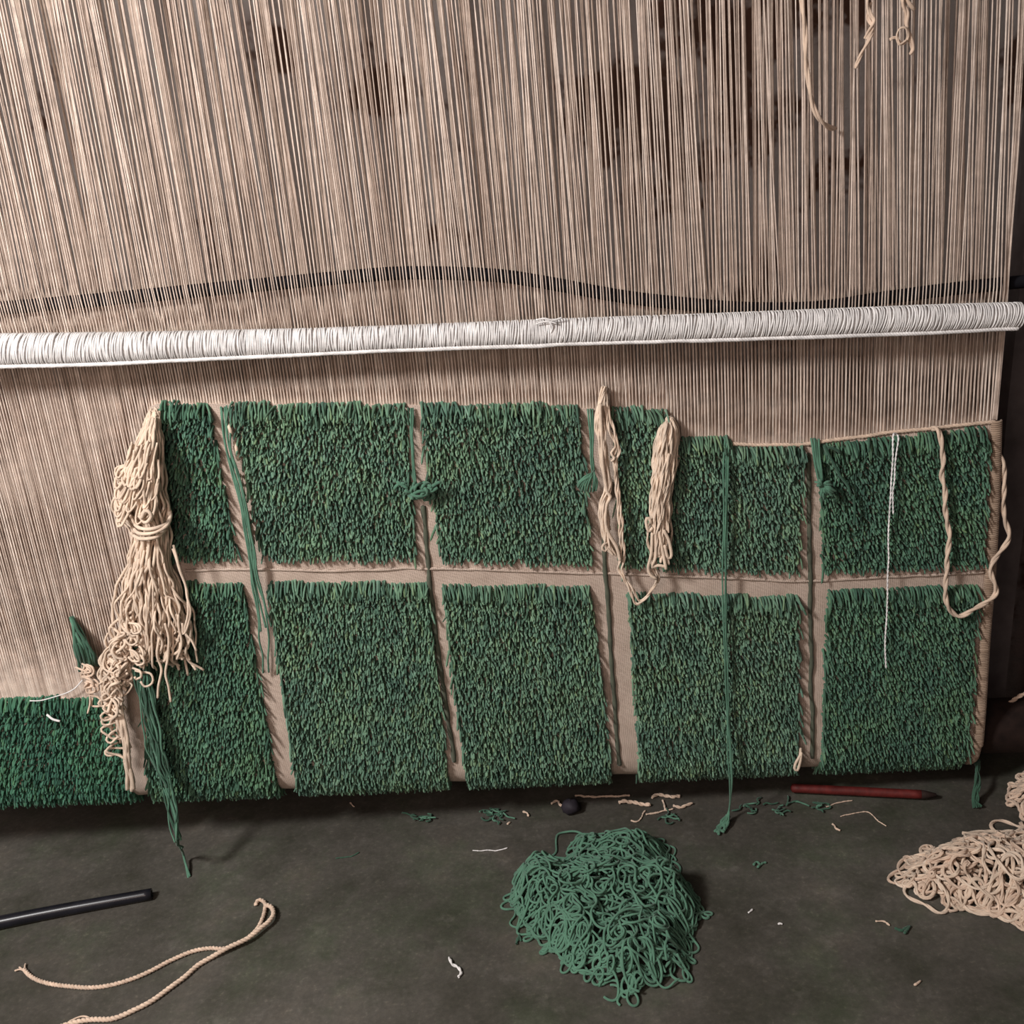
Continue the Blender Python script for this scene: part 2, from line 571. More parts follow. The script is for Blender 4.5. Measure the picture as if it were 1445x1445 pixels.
def warp_sheet(which):
    mb = MB()
    rng = np.random.default_rng(3 if which == 'front' else 5)
    for x470, sp in WARP_X:
        if which == 'back':
            x470 = x470 + sp * 0.5
        # the warp runs along its slant; it ends where it meets the fell
        slope = (1123 - x470) * 0.0002246
        yy = np.arange(480, 1000, 1.0)
        hit = np.nonzero(np.interp(x470 + slope * (yy - 470), fx, fy) <= yy)[0]
        py = yy[hit[0]] if len(hit) else 985
        px = x470 + slope * (py - 470)
        end = P(px, py, Y0)
        end[2] -= 0.012
        if which == 'front':
            ys = {'rod': Y0 - 0.002, 'pipe': Y0 - 0.006, 'top': Y0 + 0.012}
        else:
            ys = {'rod': Y0 + 0.012, 'pipe': Y0 + 0.034, 'top': Y0 + 0.05}
        xa = px + slope * (470 - py)
        zr = P(xa, 470, Y0)
        zp = P(px + slope * (405 - py), 405, Y0)
        zt = P(px + slope * (0 - py), 0, Y0)
        # threads bunch more and more towards the top
        g = 0.0018 * math.sin(x470 * 0.043 + 0.6) + 0.0018 * math.sin(x470 * 0.117 + 2) + 0.0014 * math.sin(x470 * 0.29) + rng.normal(0, 0.0011)
        if which == 'back':
            g = 0.0026 * math.sin(x470 * 0.051 + 3.0) + 0.0020 * math.sin(x470 * 0.023 + 1.0) + 0.002 * math.sin(x470 * 0.21) + rng.normal(0, 0.0015)
        A = np.array([end[0], end[1] + 0.0005, end[2]])
        B = np.array([zr[0] + g * 0.10, ys['rod'], zr[2]])
        Cc = np.array([zp[0] + g * (0.25 if which == 'front' else 0.5), ys['pipe'], zp[2]])
        T = np.array([zt[0] + g * 2.2, ys['top'], zt[2]])
        U = T + (T - Cc) * ((1.55 - T[2]) / (T[2] - Cc[2]))
        pts = [A, A + (B - A) * 0.5, B, Cc, Cc + (T - Cc) * 0.33, Cc + (T - Cc) * 0.66, T, T + (U - T) * 0.5, U]
        pts = np.array(pts)
        pts[1:, 0] += rng.normal(0, 0.00025, len(pts) - 1)
        r = rng.uniform(0.00082, 0.00115) if which == 'front' else rng.uniform(0.0013, 0.00165)
        rr = r * (np.array([1.3, 1.3, 1.25, 1.05, 1, 1, 1, 1, 1]) if which == 'back' else np.array([1.2, 1.15, 1.0, 0.95, 1, 1, 1, 1, 1]))
        mb.add(*tube(pts, rr, 5, taper=False))
    return mb


tag(warp_sheet('front').build('warp', M_WARP, carpet), 'front sheet of taut beige warp threads', kind='stuff')
tag(warp_sheet('back').build('warp', M_WARPB, carpet), 'rear sheet of beige warp threads behind the black pipe', kind='stuff')

# thicker edge threads at the right end of the warp, going down into the selvage
mb = MB()
for k in range(4):
    mb.add(*tube(wobble(spline([P(1450 - k * 2.6, -60, Y0 - 0.001 * (k % 2)), P(1437 - k * 2.4, 200, Y0), P(1419 - k * 1.9, 450, Y0 - 0.003), P(1406 - k * 1.5, 592, Y0 - 0.003)], 0.01), 0.0004, 0.05), 0.0014, 5))
tag(mb.build('edge_threads', M_WARP, carpet), 'closely set doubled warps at the right edge')
sel = on_carpet([(1406, 594), (1403, 700), (1398, 800), (1390, 900), (1384, 1000), (1380, 1050)], 0.003)
sel = np.vstack([sel, [surf(sel[-1][0] - 0.002, s, 0.003) for s in (0.0, 0.03, 0.06, 0.09)]])
c = spline(sel, 0.003)
mb = MB()
t_, n_, b_ = frames(c)
for k in range(0, len(c) - 1):
    # overcast turns round the edge cord
    a = np.linspace(0, 2 * math.pi, 11)
    ring = c[k] + (np.array([1.0, 0, 0])[None] * np.cos(a)[:, None] * 0.0068 + np.cross(t_[k], [1.0, 0, 0])[None] * np.sin(a)[:, None] * 0.0045) + t_[k][None] * (a / (2 * math.pi))[:, None] * 0.003
    mb.add(*tube(ring, 0.0019, 5, taper=False))
tag(mb.build('selvage', M_TAN, carpet), 'tan overcast edge cord down the right side', kind='stuff')

# ---- pile
TUFT_N = 0


def pile_block(poly, wrap=False, dx=0.0041, dz=0.0051, length=0.0160, top_long=True, s_end=None, mat=None, ridge=0.0, droop=1.0, gap=0.0):
    """rows of knotted tufts inside a pixel outline (tl, ..., going round); wrap: carry the bottom edge round the beam"""
    global TUFT_N
    pts = np.array([XS(a, b) for a, b in poly])
    if wrap:
        lo = pts[:, 1].max()
    x0, x1 = pts[:, 0].min(), pts[:, 0].max()
    s0, s1 = pts[:, 1].min(), pts[:, 1].max()
    if wrap: s1 = min(pts[-1, 1], pts[-2, 1]) - 0.002
    rows = np.arange(s0 + 0.002, s1, dz)

    def span(s):
        xs = []
        for i in range(len(pts)):
            (ax, as_), (bx, bs_) = pts[i], pts[(i + 1) % len(pts)]
            if (as_ <= s < bs_) or (bs_ <= s < as_):
                xs.append(ax + (bx - ax) * (s - as_) / (bs_ - as_))
        return sorted(xs)
    X, S, TOP = [], [], []
    for ri, s in enumerate(rows):
        xs = span(s)
        for a, b in zip(xs[::2], xs[1::2]):
            n = max(2, int((b - a) / dx))
            xx = np.linspace(a, b, n) + RNG.normal(0, 0.0007, n)
            xx[0] += RNG.normal(0, 0.0012); xx[-1] += RNG.normal(0, 0.0012)
            X.append(xx)
            S.append(np.full(n, s) + RNG.normal(0, 0.0008, n))
            for x in xx:
                up = span(s - 0.013)
                inside = any(u0 <= x <= u1 for u0, u1 in zip(up[::2], up[1::2]))
                TOP.append(0 if inside else 1)
    X, S = np.concatenate(X), np.concatenate(S)
    TOP = np.array(TOP)
    if wrap:                               # more rows carried under the beam, edges continued straight
        (tlx, tls), (trx, trs), (brx, brs), (blx, bls) = pts[0], pts[1], pts[-2], pts[-1]
        for s in np.arange(s1 + gap, s_end if s_end else 0.10, dz):
            a = blx + (blx - tlx) * (s - bls) / (bls - tls) * (1 if s < 0.05 else 0.5)
            b = brx + (brx - trx) * (s - brs) / (brs - trs) * (1 if s < 0.05 else 0.5)
            n = max(2, int((b - a) / dx))
            X = np.concatenate([X, np.linspace(a, b, n) + RNG.normal(0, 0.0007, n)])
            S = np.concatenate([S, np.full(n, s) + RNG.normal(0, 0.0008, n)])
            TOP = np.concatenate([TOP, np.zeros(n, int)])
    N = len(X)
    TUFT_N += N
    n, d = nrm(S)
    root = surf(X, S, 0.001)
    side = np.tile(np.array([1.0, 0, 0]), (N, 1))
    L = length * RNG.uniform(0.82, 1.15, N) + (TOP * RNG.uniform(0.004, 0.011, N) if top_long else 0)
    if ridge:
        L = L + ridge * np.sin(S / 0.0125 * 2 * math.pi)
    dr = RNG.uniform(0.25, 1.1, N) * droop + TOP * 0.45
    lean = RNG.normal(0, 0.30, N)
    w = RNG.uniform(0.00115, 0.0019, N)
    # five rings along a curve that leaves the ground square and droops
    K = 5
    fs = [(0.0, 1.7), (0.25, 1.05), (0.62, 1.05), (0.92, 0.9), (1.0, 0.35)]
    rings = []
    for f, wf in fs:
        ctr = root + n * (L * f * (1 - 0.30 * dr * f))[:, None] + d * (L * dr * 0.62 * f ** 1.6)[:, None] + side * (lean * L * 0.55 * f)[:, None]
        # cross-section turned towards the tuft's heading
        up = d * 0.8 - n * 0.45 * dr[:, None] * f
        up /= np.linalg.norm(up, axis=1)[:, None]
        for k in range(K):
            a = 2 * math.pi * k / K
            rings.append(ctr + side * (math.cos(a) * w * wf)[:, None] + up * (math.sin(a) * w * wf)[:, None])
    V = np.stack(rings, 1).reshape(-1, 3)         # N x (5 rings*K)
    R = len(fs)
    q = []
    for r in range(R - 1):
        for k in range(K):
            q.append([r * K + k, r * K + K + k, r * K + K + (k + 1) % K, r * K + (k + 1) % K])
    e = (R - 1) * K
    q.append([e, e + 4, e + 3, e + 1])
    q.append([e + 1, e + 3, e + 2, e + 2])
    q = np.array(q[:-1])
    Q = (q[None] + (np.arange(N) * R * K)[:, None, None]).reshape(-1, 4)
    o = mesh_obj('pile_block', V, Q, mat or M_PILE, carpet)
    tag(o, kind='stuff')
    return o


U = [
    ([(224, 568), (290, 571), (330, 786), (215, 792)], 'narrow upper green pile block beside the cream tassel'),
    ([(326, 570), (569, 571), (584, 790), (374, 789)], 'upper green pile block, second column'),
    ([(593, 571), (814, 572), (833, 797), (624, 791)], 'upper green pile block, third column'),
    ([(866, 577), (941, 578), (943, 616), (1030, 619), (1033, 630), (1134, 630), (1126, 808), (880, 799)], 'upper green pile block with stepped top, fourth column'),
    ([(1158, 629), (1395, 603), (1388, 799), (1166, 808)], 'upper green pile block, rightmost column'),
]
for poly, lab in U:
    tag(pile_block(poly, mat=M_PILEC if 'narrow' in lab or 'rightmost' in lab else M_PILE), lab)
LO = [
    ([(200, 826), (338, 824), (382, 1080), (208, 1084)], 'lower green pile block shaded by the tassel', 0.007),
    ([(378, 824), (602, 824), (628, 1080), (414, 1080)], 'lower green pile block, second column', 0.007),
    ([(624, 828), (832, 829), (860, 1080), (657, 1080)], 'lower green pile block, third column', 0.0),
    ([(889, 839), (1127, 845), (1127, 1075), (903, 1080)], 'lower green pile block, fourth column', 0.0),
    ([(1171, 836), (1381, 828), (1366, 1065), (1163, 1075)], 'lower green pile block, rightmost column', 0.0),
]
for poly, lab, gp in LO:
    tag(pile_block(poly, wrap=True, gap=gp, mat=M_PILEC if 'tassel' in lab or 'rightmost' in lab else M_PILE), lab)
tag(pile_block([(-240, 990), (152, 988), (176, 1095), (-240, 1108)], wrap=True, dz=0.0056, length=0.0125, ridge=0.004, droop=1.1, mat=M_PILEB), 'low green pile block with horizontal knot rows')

# green yarn lines lying in the joints between the columns
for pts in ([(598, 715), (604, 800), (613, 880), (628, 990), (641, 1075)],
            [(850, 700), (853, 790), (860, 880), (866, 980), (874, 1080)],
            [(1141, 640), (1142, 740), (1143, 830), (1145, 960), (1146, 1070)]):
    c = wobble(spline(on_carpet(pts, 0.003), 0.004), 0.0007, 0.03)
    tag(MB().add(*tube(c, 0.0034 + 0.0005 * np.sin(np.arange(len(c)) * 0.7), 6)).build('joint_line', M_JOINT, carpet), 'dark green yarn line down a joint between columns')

# ------------------------------------------------------------------ heddle rod
RY = Y0 - 0.05
rodpx = [(-260, 499, 21), (0, 494, 21), (150, 491, 20), (300, 486, 18), (450, 481, 16.5), (580, 476, 16), (760, 469, 16.5), (1000, 461, 17), (1200, 454, 18), (1330, 449, 18), (1440, 445, 17)]
hp = np.array([P(a, b, RY) for a, b, _ in rodpx])
hr = np.array([r * 0.00102 * 0.97 for *_, r in rodpx])
c = spline(hp, 0.006)
rad = np.interp(c[:, 0], hp[:, 0], hr)
rod = thing('heddle_rod', (0, RY, c[:, 2].min()), 'white string-wrapped heddle rod running across in front of the warp', 'rod')
MB().add(*tube(c, rad - 0.0022, 16)).build('rod', M_ROD, rod)
mb = MB()
rng = np.random.default_rng(11)
x = c[0, 0]
while x < c[-1, 0] - 0.002:
    px = 722 + x * 960
    ctr = np.array([x, np.interp(x, c[:, 0], c[:, 1]), np.interp(x, c[:, 0], c[:, 2])])
    r = np.interp(x, c[:, 0], rad)
    loose = 0.35 if 330 < px < 800 else 0.1
    a = np.linspace(0, 2 * math.pi, 19)
    tilt = rng.normal(0.10, 0.022) * (2.0 if px > 800 else 1) + (0.14 if px < 230 else 0)
    sr = rng.uniform(0.0011, 0.0014)
    ring = np.stack([x + np.sin(a) * r * tilt + 0.0008 * np.sin(a * 2 + rng.uniform(0, 6)), ctr[1] + np.cos(a) * (r - 0.0006), ctr[2] + np.sin(a) * (r - 0.0006)], 1)
    mb.add(*tube(ring, sr, 5, taper=False))
    x += sr * 1.75 * rng.uniform(0.9, 1.1) + (rng.uniform(0.0006, 0.0018) if rng.random() < (0.10 if 330 < px < 800 else 0.22) else 0)
tag(mb.build('string_wrap', M_WHITE, rod), 'close turns of white cotton string', kind='stuff')
# chain-stitched cord along the rod's lower front edge
cc = c.copy()
cc[:, 1] -= rad * 0.55
cc[:, 2] -= rad * 0.92
cc = wobble(spline(cc[::2], 0.003), 0.0004, 0.03)
tag(MB().add(*plied(cc, 0.0034, 3, 0.012)).build('edge_cord', M_WHITE, rod), 'plaited white cord along the lower edge')
# string loops from the rod back to the rear warps
mb = MB()
x = c[0, 0] + 0.004
while x < 0.70:
    zc = np.interp(x, c[:, 0], c[:, 2])
    r = np.interp(x, c[:, 0], rad)
    pts = np.array([[x, RY + r * 0.6, zc - r * 0.75], [x + 0.001, Y0 - 0.015, zc - 0.012], [x, Y0 + 0.011, zc - 0.004]])
    mb.add(*tube(pts, 0.0007, 4, taper=False))
    x += 0.0048
tag(mb.build('heddle_loops', M_WHITE, rod), 'thin string loops from the rod to the rear warps', kind='stuff')
lp = [[(755, 452), (768, 449), (780, 452), (792, 448)], [(758, 456), (772, 453), (786, 455)], [(775, 455), (780, 462), (776, 470)]]
for q in lp:
    MB().add(*tube(wobble(spline([P(a, b, RY - 0.016) for a, b in q], 0.003), 0.0008, 0.01), 0.0011, 6)).build('loose_string', M_WHITE, rod)

# ------------------------------------------------------------------ black pipes
pp = [(-60, 436), (0, 431), (140, 419), (290, 405), (400, 395), (500, 386), (580, 381), (690, 384), (760, 393), (870, 413), (950, 423), (1050, 431), (1150, 430), (1250, 416), (1350, 403), (1470, 391), (1530, 386)]
c = spline([P(-250, 452, Y0 + 0.012)] + [P(a, b + 4, Y0 + 0.012) for a, b in pp], 0.008)
t = thing('shed_pipe', (0, Y0 + 0.012, c[:, 2].min()), 'black bent plastic pipe threaded between the warp sheets above the white rod', 'pipe')
MB().add(*tube(c, 0.0088, 14)).build('tube', M_MATTE, t)

# ------------------------------------------------------------------ yarn building blocks
def strand(parent, pts, r, mat, amp=0.0012, wl=0.02, step=0.004, k=6, name='strand', ply=None, rng=RNG):
    c = spline(pts, step)
    if amp: c = wobble(c, amp, wl, rng)
    if ply:
        return MB().add(*plied(c, r, 2, ply)).build(name, mat, parent)
    return MB().add(*tube(c, r, k)).build(name, mat, parent)


def PY(lst, y=None):
    """list of (px, py) or (px, py, depth) to points hanging before the carpet"""
    return [P(q[0], q[1], Y0 - (q[2] if len(q) > 2 else y)) for q in lst]


# ---- big cream tassel on the left
T = thing('yarn_tassel', P(218, 583, Y0 - 0.02), 'large cream wool tassel hanging bound in the middle left of the top green squares', 'yarn')
rng = np.random.default_rng(21)
lerp = lambda a, b, u: a + (b - a) * u
for i in range(96):
    u = (i + rng.uniform(0.1, 0.9)) / 96
    bulge = math.sqrt(max(0, 1 - (2 * u - 1) ** 2))
    dep = lambda k: 0.016 + k * bulge * rng.uniform(0.15, 1.0)
    j = lambda s: rng.normal(0, s)
    pts = [(lerp(213, 221, u), 581, 0.018),
           (lerp(193, 227, u) + j(2), 630, dep(0.028)),
           (lerp(172, 232, u) + j(2), 680, dep(0.040)),
           (lerp(160, 238, u) + j(3), 718, dep(0.044)),
           (lerp(186, 237, u) + j(2), 748, dep(0.034)),
           (lerp(182, 240, u) + j(2), 790, dep(0.038)),
           (lerp(172, 252, u) + j(4), 830 + j(5), dep(0.042)),
           (lerp(164, 264, u) + j(5), 868 + j(8), dep(0.040))]
    end = lerp(900, 900, u) + rng.uniform(-15, 32)
    pts += [(lerp(166, 268, u) + j(7), end, dep(0.036)), (lerp(166, 270, u) + j(10), end + rng.uniform(8, 22), dep(0.03))]
    strand(T, PY(pts), rng.uniform(0.0014, 0.0023), M_CREAM, 0.0022, 0.013, rng=rng)
for i in range(34):          # upper strands folded back in loops above the binding
    u = rng.uniform(0, 0.75)
    b = rng.uniform(672, 742)
    pts = [(216, 590, 0.03), (lerp(185, 228, u), 650, 0.052), (lerp(160, 230, u), b - 12, 0.060 - 0.02 * abs(u - 0.4)),
           (lerp(158, 228, u) + 3, b + 4, 0.066 - 0.02 * abs(u - 0.4)), (lerp(164, 232, u) + 6, b - 10, 0.062 - 0.02 * abs(u - 0.4)), (lerp(176, 232, u) + 6, b - 50, 0.056)]
    strand(T, PY(pts), rng.uniform(0.0014, 0.0022), M_CREAM, 0.0020, 0.013, rng=rng)
for q in ([(186, 742, 0.03), (196, 752, 0.066), (215, 752, 0.074), (234, 742, 0.066), (241, 728, 0.04), (238, 715, 0.03)],
          [(188, 735, 0.03), (196, 744, 0.068), (216, 745, 0.076), (236, 738, 0.06), (240, 726, 0.03)],
          [(184, 752, 0.03), (198, 760, 0.066), (220, 757, 0.07), (234, 748, 0.05)],
          [(196, 728, 0.07), (206, 738, 0.076), (214, 728, 0.078), (206, 720, 0.078), (200, 732, 0.078)]):
    strand(T, PY(q), 0.0026, M_CREAM, 0.0006, 0.02, name='binding', rng=rng)
for q in ([(245, 770), (258, 820), (266, 860), (262, 890), (272, 905), (278, 918)], [(246, 775), (262, 830), (268, 870), (258, 895), (254, 880)],
          [(232, 880), (238, 915), (234, 940), (236, 962), (240, 990)], [(230, 885), (224, 925), (228, 950), (222, 985)], [(250, 870), (256, 905), (250, 930)]):
    strand(T, PY(q, 0.05), 0.0018, M_CREAM, 0.0012, 0.015, rng=rng)

# ---- lower cream yarn tail below the tassel
T = thing('yarn_tail', P(175, 880, Y0 - 0.03), 'curly cream yarn tail below the tassel hanging over the low green block', 'yarn')
for i in range(40):
    u = rng.uniform(0, 1)
    y0 = rng.uniform(850, 950)
    ctr = lambda y: np.interp(y, [850, 900, 950, 1000, 1060], [184, 174, 164, 160, 166])
    hwid = lambda y: np.interp(y, [850, 900, 950, 985, 1060], [14, 22, 24, 16, 9])
    pts = []
    y = y0
    ph = rng.uniform(0, 6)
    while y < min(y0 + rng.uniform(60, 120), 1066):
        o_ = (2 * u - 1) * 0.75
        pts.append((ctr(y) + hwid(y) * (o_ + 0.45 * math.sin(ph)), y + 3 * math.cos(ph), 0.026 + 0.03 * rng.uniform(0, 1) * (1 - abs(o_))))
        ph += rng.uniform(1.2, 2.0)
        y += rng.uniform(5, 16)
    if len(pts) < 4: continue
    strand(T, PY(pts), rng.uniform(0.0014, 0.0023), M_CREAM, 0.0018, 0.013, rng=rng)
for i in range(10):           # scalloped loops on the left rim
    y = 982 + i * 9 + rng.normal(0, 3)
    xx = np.interp(y, [985, 1020, 1070], [143, 141, 152]) + rng.normal(0, 2.5)
    pts = [(xx + 18 + rng.normal(0, 4), y - 8 + rng.normal(0, 4), 0.03), (xx + 6, y - 6, 0.04), (xx, y, 0.044), (xx + 6, y + 5, 0.044), (xx + 20 + rng.normal(0, 3), y + 4 + rng.normal(0, 4), 0.04), (xx + 24 + rng.normal(0, 5), y + 10 + rng.normal(0, 6), 0.036)]
    strand(T, PY(pts), 0.0018, M_CREAM, 0.0022, 0.012, rng=rng)
for i in range(5):
    d = i * 1.6 - 3.2
    pts = [(168 + d, 960, 0.03), (168 + d, 1000, 0.04), (176 + d, 1040, 0.042), (180 + d * 0.7, 1075, 0.036), (185 + d * 0.8, 1095, 0.032), (186 + d * 1.2, 1114, 0.03)]
    strand(T, PY(pts), 0.0028, M_CREAM, 0.0016, 0.016, rng=rng)
for i in range(8):            # crinkled loops at its right side, over the green yarn
    y = 880 + i * 11
    xx = 192 + 6 * math.sin(i * 2.1) + i * 0.6 + rng.normal(0, 3)
    y += rng.normal(0, 5)
    pts = [(xx - 10, y - 8, 0.04), (xx + 3, y - 3, 0.055), (xx + 6, y + 6, 0.055), (xx - 3, y + 9, 0.052), (xx - 8, y + 2, 0.05)]
    strand(T, PY(pts), 0.0017, M_CREAM, 0.0028, 0.012, rng=rng)

# ---- small green and cream tuft left of it, on the bare warps
T = thing('yarn_tuft', P(104, 872, Y0 - 0.01), 'small dark green and cream yarn tuft hanging on bare warps at far left', 'yarn')
for i in range(16):
    u = i / 15
    pts = [(101, 871, 0.008), (lerp(104, 116, u), 895, 0.016 + 0.01 * rng.random()), (lerp(106, 132, u), 920, 0.02 + 0.012 * rng.random()), (lerp(112, 138, u), 945 + rng.uniform(-8, 6), 0.016)]
    o = strand(T, PY(pts), 0.0022, M_DKGREEN if i % 4 else M_GREEN, 0.0012, 0.015, rng=rng)
for i in range(9):
    y = 938 + i * 5 + rng.normal(0, 4)
    xx = 123 + i * 1.2 + rng.normal(0, 4)
    pts = [(xx - 6, y - 8, 0.02), (xx + 6, y - 2, 0.026), (xx + 8, y + 6, 0.026), (xx - 4, y + 8, 0.024), (xx - 2, y - 2, 0.024)]
    tag(strand(T, PY(pts), rng.uniform(0.0014, 0.002), M_CREAM2, 0.0026, 0.012, rng=rng, name='cream_curl'), 'cream wool curl')
strand(T, PY([(126, 975, 0.024), (127, 992, 0.026), (124, 1006, 0.028)]), 0.0013, M_CREAM, 0.0004, name='cream_curl')
o = strand(None, PY([(42, 988, 0.018), (60, 988, 0.018), (85, 981, 0.014), (104, 972, 0.012), (116, 960, 0.012)]), 0.0009, M_WHITE, 0.0004, name='thread')
tag(o, 'single thin white thread curving over the bare warps at far left', 'thread')
o = strand(None, PY([(66, 1009, 0.022), (74, 1014, 0.026), (84, 1017, 0.026)]), 0.0018, M_WHITE, 0.0006, 0.01, 0.002, name='lint_scrap')
tag(o, 'small white lint scrap on the low green block at left edge', 'lint')

# ---- two cream bundles hanging right of centre
T = thing('yarn_bundle', P(851, 546, Y0 - 0.008), 'long thin cream yarn bundle hanging from a pointed top right of centre', 'yarn')
L_ = [(851, 547), (847, 574), (848, 600), (850, 622), (854, 656), (859, 685), (853, 716), (854, 748), (861, 770), (869, 783)]
for i in range(9):
    d = (i - 4) * 1.2
    n_ = len(L_) - (0 if i in (1, 4) else rng.integers(0, 3))
    pts = [(a + d * min(1, k / 1.5) * (0.6 if 3 < k < 6 else 1) + rng.normal(0, 1.0), b, 0.012 + min(1, k / 2) * 0.013 + 0.004 * math.sin(i * 2.2)) for k, (a, b) in enumerate(L_[:n_])]
    strand(T, PY(pts), 0.0024, M_CREAM, 0.0012, 0.018, 0.0025, rng=rng, ply=0.05)
R_ = [(852, 550), (855, 575), (859, 598), (869, 632), (866, 650), (870, 699), (874, 748), (877, 779), (873, 803), (879, 815), (886, 828), (897, 851), (909, 845), (922, 829), (926, 816), (919, 802)]
for i in range(2):
    pts = [(a + i * 3.4 + (2 if 9 < k < 12 and i else 0), b - (i * 3 if k > 10 else 0), 0.014 + min(1, k / 2) * 0.012) for k, (a, b) in enumerate(R_)]
    strand(T, PY(pts), 0.0023, M_CREAM, 0.0010, 0.018, 0.0025, rng=rng, ply=0.04)
strand(T, PY([(858, 765, .026), (852, 768, .03), (850, 774, .03), (854, 778, .03), (859, 772, .028)]), 0.0019, M_CREAM, 0.0003, rng=rng)
strand(T, PY([(868, 632, .026), (862, 640, .03), (868, 646, .03), (863, 651, .03)]), 0.0017, M_CREAM, 0.0003, rng=rng)
strand(T, PY([(847, 570, .028), (849, 640, .03), (856, 690, .03), (862, 700, .03), (856, 715, .03), (856, 745, .03), (870, 772, .03), (874, 790, .03)]), 0.0025, M_CREAM, 0.0008, rng=rng)

T = thing('yarn_bundle', P(943, 588, Y0 - 0.008), 'thick cream yarn hank hanging at the step in the green pile', 'yarn')
for i in range(28):
    u = i / 27
    bul = math.sqrt(max(0, 1 - (2 * u - 1) ** 2))
    dp = lambda: 0.014 + bul * 0.022 * rng.uniform(0.5, 1)
    end = rng.uniform(752, 800)
    pts = [(lerp(940, 947, u), 590, 0.012), (lerp(928, 957, u), 612, dp()), (lerp(921, 955, u) + rng.normal(0, 1), 646, dp()), (lerp(919, 949, u) + rng.normal(0, 1.2), 685, dp()),
           (lerp(918, 945, u) + rng.normal(0, 1.3), 725, dp()), (lerp(918, 945, u) + rng.normal(0, 2), 752, dp())]
    if end > 765: pts.append((lerp(918, 946, u) + rng.normal(0, 3), end, dp()))
    strand(T, PY(pts), 0.0022, M_CREAM, 0.0014, 0.018, 0.0025, rng=rng, ply=0.05)
for q in ([(921, 745), (915, 750), (911, 736), (914, 730), (919, 738)], [(936, 748), (944, 762), (948, 784), (943, 788), (938, 770)], [(930, 750), (936, 780), (940, 803)],
          [(920, 752), (919, 780), (915, 801), (919, 812), (926, 816)], [(944, 640), (940, 668), (944, 684), (938, 688), (934, 670)], [(924, 752), (926, 785), (920, 800), (930, 798), (940, 800)]):
    strand(T, PY(q, 0.034), 0.0024, M_CREAM, 0.0005, rng=rng)

# ---- cream cord loop and white thread on the right squares
T = thing('yarn_loop', P(1325, 606, Y0 - 0.02), 'thick twisted cream cord hanging as a loop across the right green squares', 'cord')
q = [(1316, 604, .006), (1324, 606, .016), (1329, 622, .02), (1330, 660, .022), (1334, 700, .022), (1336, 735, .022), (1341, 762, .022), (1337, 790, .022), (1334, 830, .022), (1335, 852, .022), (1344, 865, .022), (1354, 869, .022),
     (1372, 861, .022), (1392, 850, .02), (1404, 838, .018), (1404, 826, .018), (1399, 812, .016), (1399, 797, .014), (1412, 782, .008), (1423, 762, .004), (1420, 738, .004), (1415, 710, .004), (1418, 680, .004), (1416, 655, .004), (1408, 640, .004)]
strand(T, PY(q), 0.0040, M_CREAM2, 0.0012, 0.02, 0.0025, ply=0.055, name='cord')
T = thing('hanging_thread', P(1265, 611, Y0 - 0.02), 'thin white doubled thread hanging down the upper right green squares', 'thread')
strand(T, PY([(1263, 612, .008), (1260, 616, .018), (1259, 650, .022), (1257, 690, .022), (1255, 730, .022), (1253, 800, .022), (1251, 870, .022), (1249, 905, .022), (1250, 942, .022)]), 0.0014, M_WHITE, 0.0005, 0.02, 0.002, ply=0.014)
strand(T, PY([(1263, 612, .008), (1267, 618, .018), (1265, 640, .022), (1262, 670, .024), (1260, 700, .024), (1260, 725, .024)]), 0.0013, M_WHITE, 0.0005, 0.02, 0.002, ply=0.014)

# ---- green yarn ends hanging in the joints
T = thing('green_yarn', P(312, 576, Y0 - 0.01), 'long green yarn strands hanging down the first joint beside the tassel', 'yarn')
for i in range(5):
    d = i * 2.2 - 4
    pts = [(309 + i * 4, 574, .006), (320 + d, 620, .016), (331 + d, 665, .02), (343 + d, 715, .022), (352 + d, 765, .022), (358 + d * 1.2, 810, .022), (366 + d * 1.6, 850, .02), (373 + d * 2, 890 + rng.uniform(-6, 10), .018)]
    if i in (0, 3): pts.append((378 + d, 950, .012))
    strand(T, PY(pts), 0.0014, M_GREEN, 0.0012, 0.03, rng=rng)
T = thing('green_yarn', P(583, 580, Y0 - 0.01), 'green yarn ending in a coiled knot over the second joint', 'yarn')
for d in (-3, 0, 3):
    strand(T, PY([(579 + d, 576, .006), (581 + d * .6, 610, .016), (583 + d * .4, 650, .02), (586 + d * .4, 690, .022)]), 0.0013, M_GREEN, 0.0007, rng=rng)
for i in range(14):
    a0 = rng.uniform(0, 6)
    ox, oy = rng.normal(0, 7), rng.normal(0, 4)
    rx, ry = rng.uniform(5, 15), rng.uniform(4, 9)
    pts = [(592 + ox + rx * math.cos(a0 + k), 694 + oy + ry * math.sin(a0 + k), .024 + .012 * math.sin(k + i)) for k in np.linspace(0, rng.uniform(2.5, 5.5), 8)]
    strand(T, PY(pts), 0.0023, M_GREEN, 0.0006, rng=rng, name='coil')
for q in ([(600, 690), (608, 688), (616, 682), (621, 680)], [(602, 694), (610, 692), (618, 688)], [(572, 682), (562, 684), (556, 690)], [(575, 688), (566, 684), (560, 680)]):
    strand(T, PY(q, .032), 0.0024, M_GREEN, 0.0005, rng=rng, name='coil')
T = thing('green_yarn', P(834, 580, Y0 - 0.01), 'green yarn with a small tassel end over the third joint', 'yarn')
for d in (-3, 0, 3):
    strand(T, PY([(833 + d, 577, .006), (835 + d * .6, 615, .015), (836 + d * .5, 650, .018), (838 + d * .5, 675, .02)]), 0.0013, M_GREEN, 0.0006, rng=rng)
